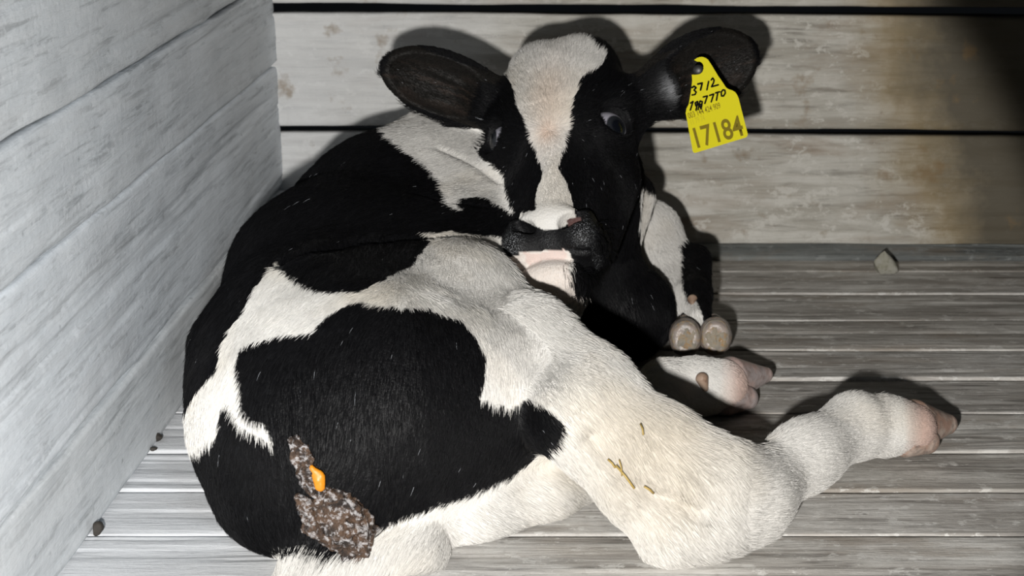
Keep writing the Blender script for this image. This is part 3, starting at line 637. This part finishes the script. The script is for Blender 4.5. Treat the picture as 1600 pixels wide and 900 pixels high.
blob_line('dung_crust', [skin(x, y, 0.003) for x, y in ((476, 782), (492, 812), (508, 838))], [0.006, 0.008, 0.007], M_dung)
M_scour = simple('yellow_orange_scour', (0.62, 0.22, 0.008), 0.4)
blob_line('wet_dung', [skin(x, y, 0.007) for x, y in ((490, 728), (500, 742), (502, 757))], [0.0015, 0.0022, 0.0036], M_scour, 'bright orange wet dung', 0.001)
# straw bits caught in the hock fold
M_straw = simple('golden_straw', (0.40, 0.28, 0.08), 0.5)
def tube(name, pts, r, mat, parent, base=cb, label=None, n=6):
    pts = [np.array(p, float) for p in pts]; V_, F_ = [], []
    for i, p in enumerate(pts):
        t = norm(pts[min(i + 1, len(pts) - 1)] - pts[max(i - 1, 0)]); a_ = norm(np.cross(t, (0.13, 0.3, 0.94))); b_ = np.cross(t, a_); rr = r if np.isscalar(r) else r[i]
        for j in range(n): an = 2 * math.pi * j / n; V_.append(p + (a_ * math.cos(an) + b_ * math.sin(an)) * rr)
    for i in range(len(pts) - 1):
        for j in range(n): F_.append((i * n + j, i * n + (j + 1) % n, (i + 1) * n + (j + 1) % n, (i + 1) * n + j))
    F_ += [tuple(range(n))[::-1], tuple(range((len(pts) - 1) * n, len(pts) * n))]
    o = mesh_obj(name, V_, F_, mat, parent, True, base)
    if label: o['label'] = label
    return o
for (a_, b_, r_) in (((945, 721), (958, 736), 0.0008), ((970, 722), (995, 758), 0.0009), ((973, 716), (980, 738), 0.0006), ((1010, 752), (1022, 774), 0.0009), ((1002, 668), (1007, 684), 0.0007)):
    p0, p1 = skin(*a_, 0.0065), skin(*b_, 0.0065)
    tube('straw_bit', [p0, (p0 + p1) / 2 + np.array([0.0006, -0.0008, 0.0006]), p1], r_, M_straw, calf)

# ---------------------------------------------------------------- ear tag
tb = W(1098, 112, 1.553)
tag_o = empty('ear_tag', tb)
tag(tag_o, 'yellow plastic ear tag marked 17184 hanging from the calf\'s ear', 'ear tag')
n_t = norm(np.array([0, 0, HC]) - tb + np.array([-0.10, 0, 0.0])); ux = norm(np.cross((0, 0, 1), n_t)); uy = np.cross(n_t, ux)
PXM = np.linalg.norm(tb - np.array([0, 0, HC])) / F * 1.005
def TP(x, y, d=0.0):
    """point on the tag, in tag millimetre-like units about the hole"""
    return tb + ux * ((x - 1098) * PXM) + uy * ((112 - y) * PXM) + n_t * d
def slab(name, outline, th, mat, parent, base, d0=0.0, label=None):
    bm_ = len(outline); V_ = [TP(x, y, d0 + th) for x, y in outline] + [TP(x, y, d0) for x, y in outline]
    F_ = [tuple(range(bm_))[::-1], tuple(range(bm_, 2 * bm_))] + [(i, (i + 1) % bm_, bm_ + (i + 1) % bm_, bm_ + i) for i in range(bm_)]
    o = mesh_obj(name, V_, F_, mat, parent, False, base)
    bmm = __import__('bmesh').new(); bmm.from_mesh(o.data); __import__('bmesh').ops.recalc_face_normals(bmm, faces=bmm.faces); __import__('bmesh').ops.triangulate(bmm, faces=[f for f in bmm.faces if len(f.verts) > 4]); bmm.to_mesh(o.data); bmm.free()
    if label: o['label'] = label
    return o
zz = [(380, 155), (400, 140), (420, 134), (440, 133), (460, 140), (475, 150), (500, 185), (550, 262), (580, 302), (605, 338), (622, 350), (650, 358), (670, 370), (684, 388), (695, 412), (765, 655), (764, 668), (755, 680), (402, 797), (392, 794), (385, 783), (330, 520), (335, 490), (350, 460), (362, 380), (370, 300), (366, 256), (395, 256), (420, 252), (438, 238), (447, 215), (445, 190), (436, 175), (422, 166), (400, 166)]
M_tag = simple('yellow_plastic', (0.56, 0.50, 0.006), 0.7, Specular_IOR_Level=0.15)
slab('tag_panel', [(1000 + x / 4.5, 60 + y / 4.5) for x, y in zz], 0.0012, M_tag, tag_o, tb)
M_ink = simple('black_marker_ink', (0.004, 0.004, 0.004), 0.9, Specular_IOR_Level=0.05); M_print = simple('olive_brown_print', (0.17, 0.13, 0.012), 0.8, Specular_IOR_Level=0.1); M_faint = simple('faint_print', (0.46, 0.40, 0.02), 0.8, Specular_IOR_Level=0.1)
rot = math.radians(20.5)
def text_part(name, txt, x, y, h, mat, squeeze=0.6, bold=0.0, rot_=rot, d=0.0016, label=None, space=1.0):
    cu = bpy.data.curves.new(name, 'FONT'); cu.body = txt; cu.size = 1.0; cu.offset = bold; cu.space_character = space; cu.extrude = 0.0
    tmp = bpy.data.objects.new(name, cu); COL.objects.link(tmp); dg_ = bpy.context.evaluated_depsgraph_get()
    me = bpy.data.meshes.new_from_object(tmp.evaluated_get(dg_)); bpy.data.objects.remove(tmp)
    co_ = np.array([v.co[:] for v in me.vertices]); sc_ = h / 0.70
    out = []
    for q in co_:
        a_, b_ = q[0] * sc_ * squeeze, q[1] * sc_
        X_ = x + a_ * math.cos(rot_) + b_ * math.sin(-rot_) * 1.0; Y_ = y - (a_ * math.sin(rot_) + b_ * math.cos(rot_))
        out.append(TP(X_, Y_, d) - tb)
    for v, c_ in zip(me.vertices, out): v.co = c_
    me.materials.clear(); me.materials.append(mat); me.update()
    o = bpy.data.objects.new(name, me); COL.objects.link(o); o.parent = tag_o
    if label: o['label'] = label
    return o
text_part('printed_number', '17184', 1087.5, 230.5, 31, M_print, 0.74, 0.017, math.radians(17), label='olive brown printed number 17184', space=1.0)
text_part('printed_number', '003 144 424 909', 1078.5, 184.5, 9.0, M_print, 0.60, 0.004, math.radians(20), label='small printed number 003 144 424 909')
text_part('printed_number', '11 79 74', 1082, 195, 9.5, M_faint, 0.5, 0.0, math.radians(21), label='faint faded number')
# marker pen writing: strokes in the 900-pixel enlargement of the tag
GL = {'3': [[(370, 345), (385, 335), (398, 345), (385, 362), (400, 375), (392, 392), (372, 396)]],
      '7': [[(410, 320), (440, 312), (430, 360)]],
      '1': [[(484, 300), (474, 358)]],
      '2': [[(502, 290), (512, 276), (522, 290), (518, 310), (505, 336), (520, 332), (552, 322)]],
      'b1': [[(380, 440), (362, 500)], [(362, 452), (380, 440)]], 'b9': [[(408, 440), (395, 450), (400, 470), (414, 462), (412, 440), (402, 500)]],
      'bR': [[(428, 436), (416, 496)], [(428, 436), (444, 440), (440, 460), (424, 462), (436, 490)], [(444, 440), (438, 485)]],
      'b7': [[(450, 408), (478, 400), (462, 452)]], 'b77': [[(494, 396), (522, 386), (506, 440)]], 'bi': [[(534, 378), (562, 370)], [(550, 374), (542, 428)]],
      'b0': [[(585, 356), (573, 372), (576, 398), (590, 398), (602, 378), (598, 358), (585, 356)]]}
ink = []
for strokes in GL.values():
    for st in strokes:
        for i in range(len(st) - 1):
            ink.append(((1000 + st[i][0] / 4.5, 60 + st[i][1] / 4.5), (1000 + st[i + 1][0] / 4.5, 60 + st[i + 1][1] / 4.5)))
V_, F_ = [], []
for (x0, y0), (x1, y1) in ink:
    L_ = math.hypot(x1 - x0, y1 - y0) + 1e-6; dx, dy = (x1 - x0) / L_, (y1 - y0) / L_; wd_ = 1.45 if y0 < 140 and (x0 < 1103 and y0 < 150) else 1.3; b0 = len(V_); seg = 5
    ring = [(x1 + wd_ * math.cos(t + math.atan2(dy, dx)), y1 + wd_ * math.sin(t + math.atan2(dy, dx))) for t in np.linspace(-math.pi / 2, math.pi / 2, seg)]
    ring += [(x0 - wd_ * math.cos(t + math.atan2(dy, dx)), y0 - wd_ * math.sin(t + math.atan2(dy, dx))) for t in np.linspace(-math.pi / 2, math.pi / 2, seg)]
    V_ += [TP(x, y, 0.0017 + 0.00002 * (b0 % 7)) for x, y in ring]; F_.append(tuple(range(b0, b0 + 2 * seg))[::-1])
o = mesh_obj('handwritten_number', V_, F_, M_ink, tag_o, False, tb); o['label'] = 'black marker writing 3712 over 19R7770'
M_stud = simple('dark_plastic_stud', (0.02, 0.02, 0.02), 0.4)
ev, ef = uv_ball(TP(1091, 110, -0.002), n_t, ux, uy, 0.0055, 0.5, 24, 12); o = mesh_obj('stud', ev, ef, M_stud, tag_o, True, tb)

# ---------------------------------------------------------------- loose bits on the floor
def rock(name, c, r, mat, seed, label, cat, group=None, flatz=0.7, sharp=0.5):
    c = np.array(c, float); V_, F_ = uv_ball(np.zeros(3), np.array([0, 0, 1.]), np.array([1., 0, 0]), np.array([0, 1., 0]), 1.0, 1.0, 20, 14)
    for k in range(9):
        nn = norm(rng.normal(size=3)); dd = rng.uniform(0.55, 0.85); pr = V_ @ nn; V_ = V_ - np.outer(np.maximum(pr - dd, 0), nn)
    V_ = V_ * (1 + 0.25 * (fbm(V_ * 2.3 + seed, seed, 3) - 0.5))[:, None] * np.array(r); V_[:, 2] -= V_[:, 2].min()
    if cat == 'wood chunk': tz = V_[:, 2:3] / V_[:, 2].max(); V_[:, :2] *= (1.15 - 0.85 * tz)
    o = mesh_obj(name, V_, F_, mat, None, True); o.location = c
    return tag(o, label, cat, group)
M_chip = horn('pale_crumbling_wood', (0.27, 0.26, 0.21), (0.34, 0.33, 0.29), (0.17, 0.165, 0.11), 0.8)
pc = FL(1380, 429)
ch = rock('wood_chunk', (pc[0], pc[1], 0.001), (0.019, 0.012, 0.017), M_chip, 4, 'pale jagged chunk of wood on the floor at the foot of the back wall', 'wood chunk')
M_dark = simple('dark_dirt', (0.035, 0.03, 0.025), 0.8)
p = FL(246, 690); rock('dirt_crumb', (p[0], p[1], 0.0005), (0.005, 0.004, 0.004), M_dark, 9, 'larger dark dirt crumb on the floor slats beside the side wall', 'dirt crumb')
p = FL(240, 705); rock('dirt_crumb', (p[0], p[1], 0.0005), (0.0038, 0.003, 0.002), M_dark, 12, 'smaller flat dirt crumb next to the larger one by the side wall', 'dirt crumb')
p = FL(146, 836); rock('dirt_lump', (p[0] + 0.004, p[1], 0.0005), (0.005, 0.007, 0.006), M_dark, 15, 'dark dirt lump wedged at the bottom of the side wall', 'dirt lump')

# ---------------------------------------------------------------- short coat of hair growing from the skin
def make_fur():
    NH = 120000 if PREVIEW else 520000
    tri = np.vstack([Q[:, [0, 1, 2]], Q[:, [0, 2, 3]]]); A, B, Cc = V[tri[:, 0]], V[tri[:, 1]], V[tri[:, 2]]
    nf = np.cross(B - A, Cc - A); ar = np.linalg.norm(nf, axis=1) / 2; gt = gi[tri[:, 0]]
    N1 = vnormals(V, Q)
    dens = np.ones(len(G)); dens[G['ear']] = 1.8; dens[G['head']] = 2.0; dens[G['muzzle']] = 1.2; dens[G['near_leg']] = 1.4; dens[G['tail']] = 1.3
    cent = (A + B + Cc) / 3
    wgt = ar * dens[gt]; wgt[cent[:, 2] < 0.004] = 0
    f = rng.choice(len(tri), NH, p=wgt / wgt.sum()); r1, r2 = rng.random(NH), rng.random(NH); s_ = np.sqrt(r1)
    P = A[f] * (1 - s_)[:, None] + B[f] * (s_ * (1 - r2))[:, None] + Cc[f] * (s_ * r2)[:, None]
    n = N1[tri[f, 0]] * (1 - s_)[:, None] + N1[tri[f, 1]] * (s_ * (1 - r2))[:, None] + N1[tri[f, 2]] * (s_ * r2)[:, None]; n /= np.linalg.norm(n, axis=1)[:, None] + 1e-9
    g = gi[tri[f, 0]]
    # nose leather, mouth, ear hollow and sockets stay bare
    dv = P - HE; du, dvv, dw = dv @ hu, dv @ hv, dv @ hw
    hd = np.isin(g, [G['head'], G['muzzle']])
    bare = (g == G['muzzle']) & (dvv < -0.097) & (dvv > -0.149) & (dw > -0.045) & (np.abs(du) < 0.044)
    for c, n_, sg in EYES: bare |= hd & (np.linalg.norm(P - c, axis=1) < 0.0250) & (((P - c) @ n_) > 0.0085)
    keep = ~bare; P, n, g = P[keep], n[keep], g[keep]; du, dvv, dw = du[keep], dvv[keep], dw[keep]; hd = hd[keep]
    M = len(P)
    # combing directions
    D = np.zeros((M, 3)); D[:] = (-0.55, -0.75, -0.35)                  # trunk: from the neck back to the tail
    def st(name, d):
        D[g == G[name]] = d
    st('haunch', (-0.1, -0.45, -0.9)); st('neck', (-0.6, -0.3, -0.7)); st('chest', (0.4, -0.4, -0.8)); st('fore', (0.3, -0.4, -0.85)); st('tail', (-0.35, -0.9, -0.4))
    ml = g == G['near_leg']; foot = P[:, 0] > 0.085
    D[ml] = (0.62, -0.30, -0.72); D[ml & foot] = (0.80, 0.55, -0.1)
    mf = g == G['far_leg']; D[mf] = (0.8, 0.2, -0.6)
    whorl = np.stack([du - 0.002, dvv + 0.005], 1); wl = np.linalg.norm(whorl, axis=1) + 1e-4
    hm = g == G['head']; D[hm] = (hu[None] * (whorl[:, 0] / wl)[:, None] * 0.75 + hv[None] * (whorl[:, 1] / wl)[:, None])[hm]
    mm = g == G['muzzle']; D[mm] = (hu[None] * (du * 14)[:, None] - hv[None])[mm]
    eL = (g == G['ear']) & (P[:, 0] < -0.05); eR = (g == G['ear']) & ~(P[:, 0] < -0.05)
    D[eL] = norm(W(606, 100, 1.6) - W(790, 185, 1.56)); D[eR] = norm(W(1172, 80, 1.62) - W(1000, 155, 1.58))
    low = fbm(P * 22, 71, 3); low2 = fbm(P * 22 + 30, 72, 3); hi_ = fbm(P * 130, 77, 2); hi2 = fbm(P * 130 + 40, 78, 2)
    D = D / np.linalg.norm(D, axis=1)[:, None]
    D = D + np.stack([low - 0.5, low2 - 0.5, low * 0], 1) * 0.9 + np.stack([hi_ - 0.5, hi2 - 0.5, hi_ * 0], 1) * 0.25
    D -= n * (D * n).sum(1)[:, None]; D /= np.linalg.norm(D, axis=1)[:, None] + 1e-6
    ln = np.full(M, 0.0095)
    for k, v_ in (('haunch', 0.0085), ('near_leg', 0.0078), ('far_leg', 0.009), ('tail', 0.021), ('ear', 0.0060), ('head', 0.0058), ('muzzle', 0.0030), ('fore', 0.008), ('chest', 0.010)): ln[g == G[k]] = v_
    ln[hm & (dvv > 0.03)] = 0.0105
    ln[ml & (P[:, 0] > W(1380, 660, 1.3)[0])] = 0.0045; ln[mf & (P[:, 1] > 1.385)] = 0.0045
    ln[ml & (P[:, 0] > 0.03) & (P[:, 0] < 0.11)] = 0.0110
    ein = (g == G['ear']) & (EARF(P) > 0); ln[ein] = 0.0035
    ln *= rng.uniform(0.6, 1.25, M)
    whisk = mm & (rng.random(M) < 0.012) & (dvv < -0.09) & (np.abs(du) > 0.02); ln[whisk] = rng.uniform(0.012, 0.030, whisk.sum())
    beard = (mm | hm) & (dvv < -0.125) & (du > 0.012) & (rng.random(M) < 0.35); ln[beard] = rng.uniform(0.008, 0.020, beard.sum())
    rim = (g == G['ear']) & (EARF(P) < 0) & (n[:, 2] < -0.1) & (rng.random(M) < 0.3); ln[rim] = rng.uniform(0.006, 0.012, rim.sum())
    lift = np.full(M, 0.10); lift[(g == G['ear'])] = 0.35; lift[hm] = 0.24; lift[g == G['tail']] = 0.4; lift += (rng.random(M) - 0.5) * 0.16 + (hi_ - 0.5) * 0.12
    lift[whisk | beard] = 0.9; lift[rim] = 1.0; lift = np.clip(lift, 0.04, 1)
    rj = rng.normal(size=(M, 3)) * 0.055
    d0 = D + n * lift[:, None] * 1.5 + rj; d1 = D + n * (lift * 0.5)[:, None] + rj; d2 = D + n * 0.02 + rj * 1.6
    for d in (d0, d1, d2): d /= np.linalg.norm(d, axis=1)[:, None]
    s3 = ln[:, None] / 3; p1 = P + d0 * s3; p2 = p1 + d1 * s3; p3 = p2 + d2 * s3
    pts = np.stack([P - n * 0.0004, p1, p2, p3], 1); pts[:, :, 2] = np.maximum(pts[:, :, 2], 0.0012)
    cu = bpy.data.hair_curves.new('fur'); cu.add_curves([4] * M)
    cu.points.foreach_set('position', (pts - cb).astype(np.float32).ravel())
    r0 = 0.00019 if not PREVIEW else 0.00030
    rad = np.tile(np.array([1.0, 0.9, 0.65, 0.12]) * r0, (M, 1)); at = cu.attributes.get('radius') or cu.attributes.new('radius', 'FLOAT', 'POINT'); at.data.foreach_set('value', rad.astype(np.float32).ravel())
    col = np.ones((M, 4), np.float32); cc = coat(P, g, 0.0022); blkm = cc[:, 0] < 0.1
    v_ = rng.normal(1, 0.07, M)[:, None]; cc = np.clip(cc * v_, 0, 0.90)
    cc[blkm] = cc[blkm] * rng.uniform(0.5, 1.5, blkm.sum())[:, None]
    dust = rng.random(M) < 0.0012; cc[dust & blkm] = (0.25, 0.26, 0.28)
    col[:, :3] = cc; at = cu.attributes.new('coat', 'FLOAT_COLOR', 'CURVE'); at.data.foreach_set('color', col.ravel())
    m = NT('calf_hair'); a_ = m.n('ShaderNodeAttribute', attribute_name='coat'); m.l(a_.outputs['Color'], m.b.inputs['Base Color'])
    m.b.inputs['Roughness'].default_value = 0.50; m.b.inputs['Specular IOR Level'].default_value = 0.10
    cu.materials.append(m.m)
    o = bpy.data.objects.new('fur', cu); COL.objects.link(o); o.parent = calf; o['kind'] = 'stuff'
    return o
fur = make_fur()
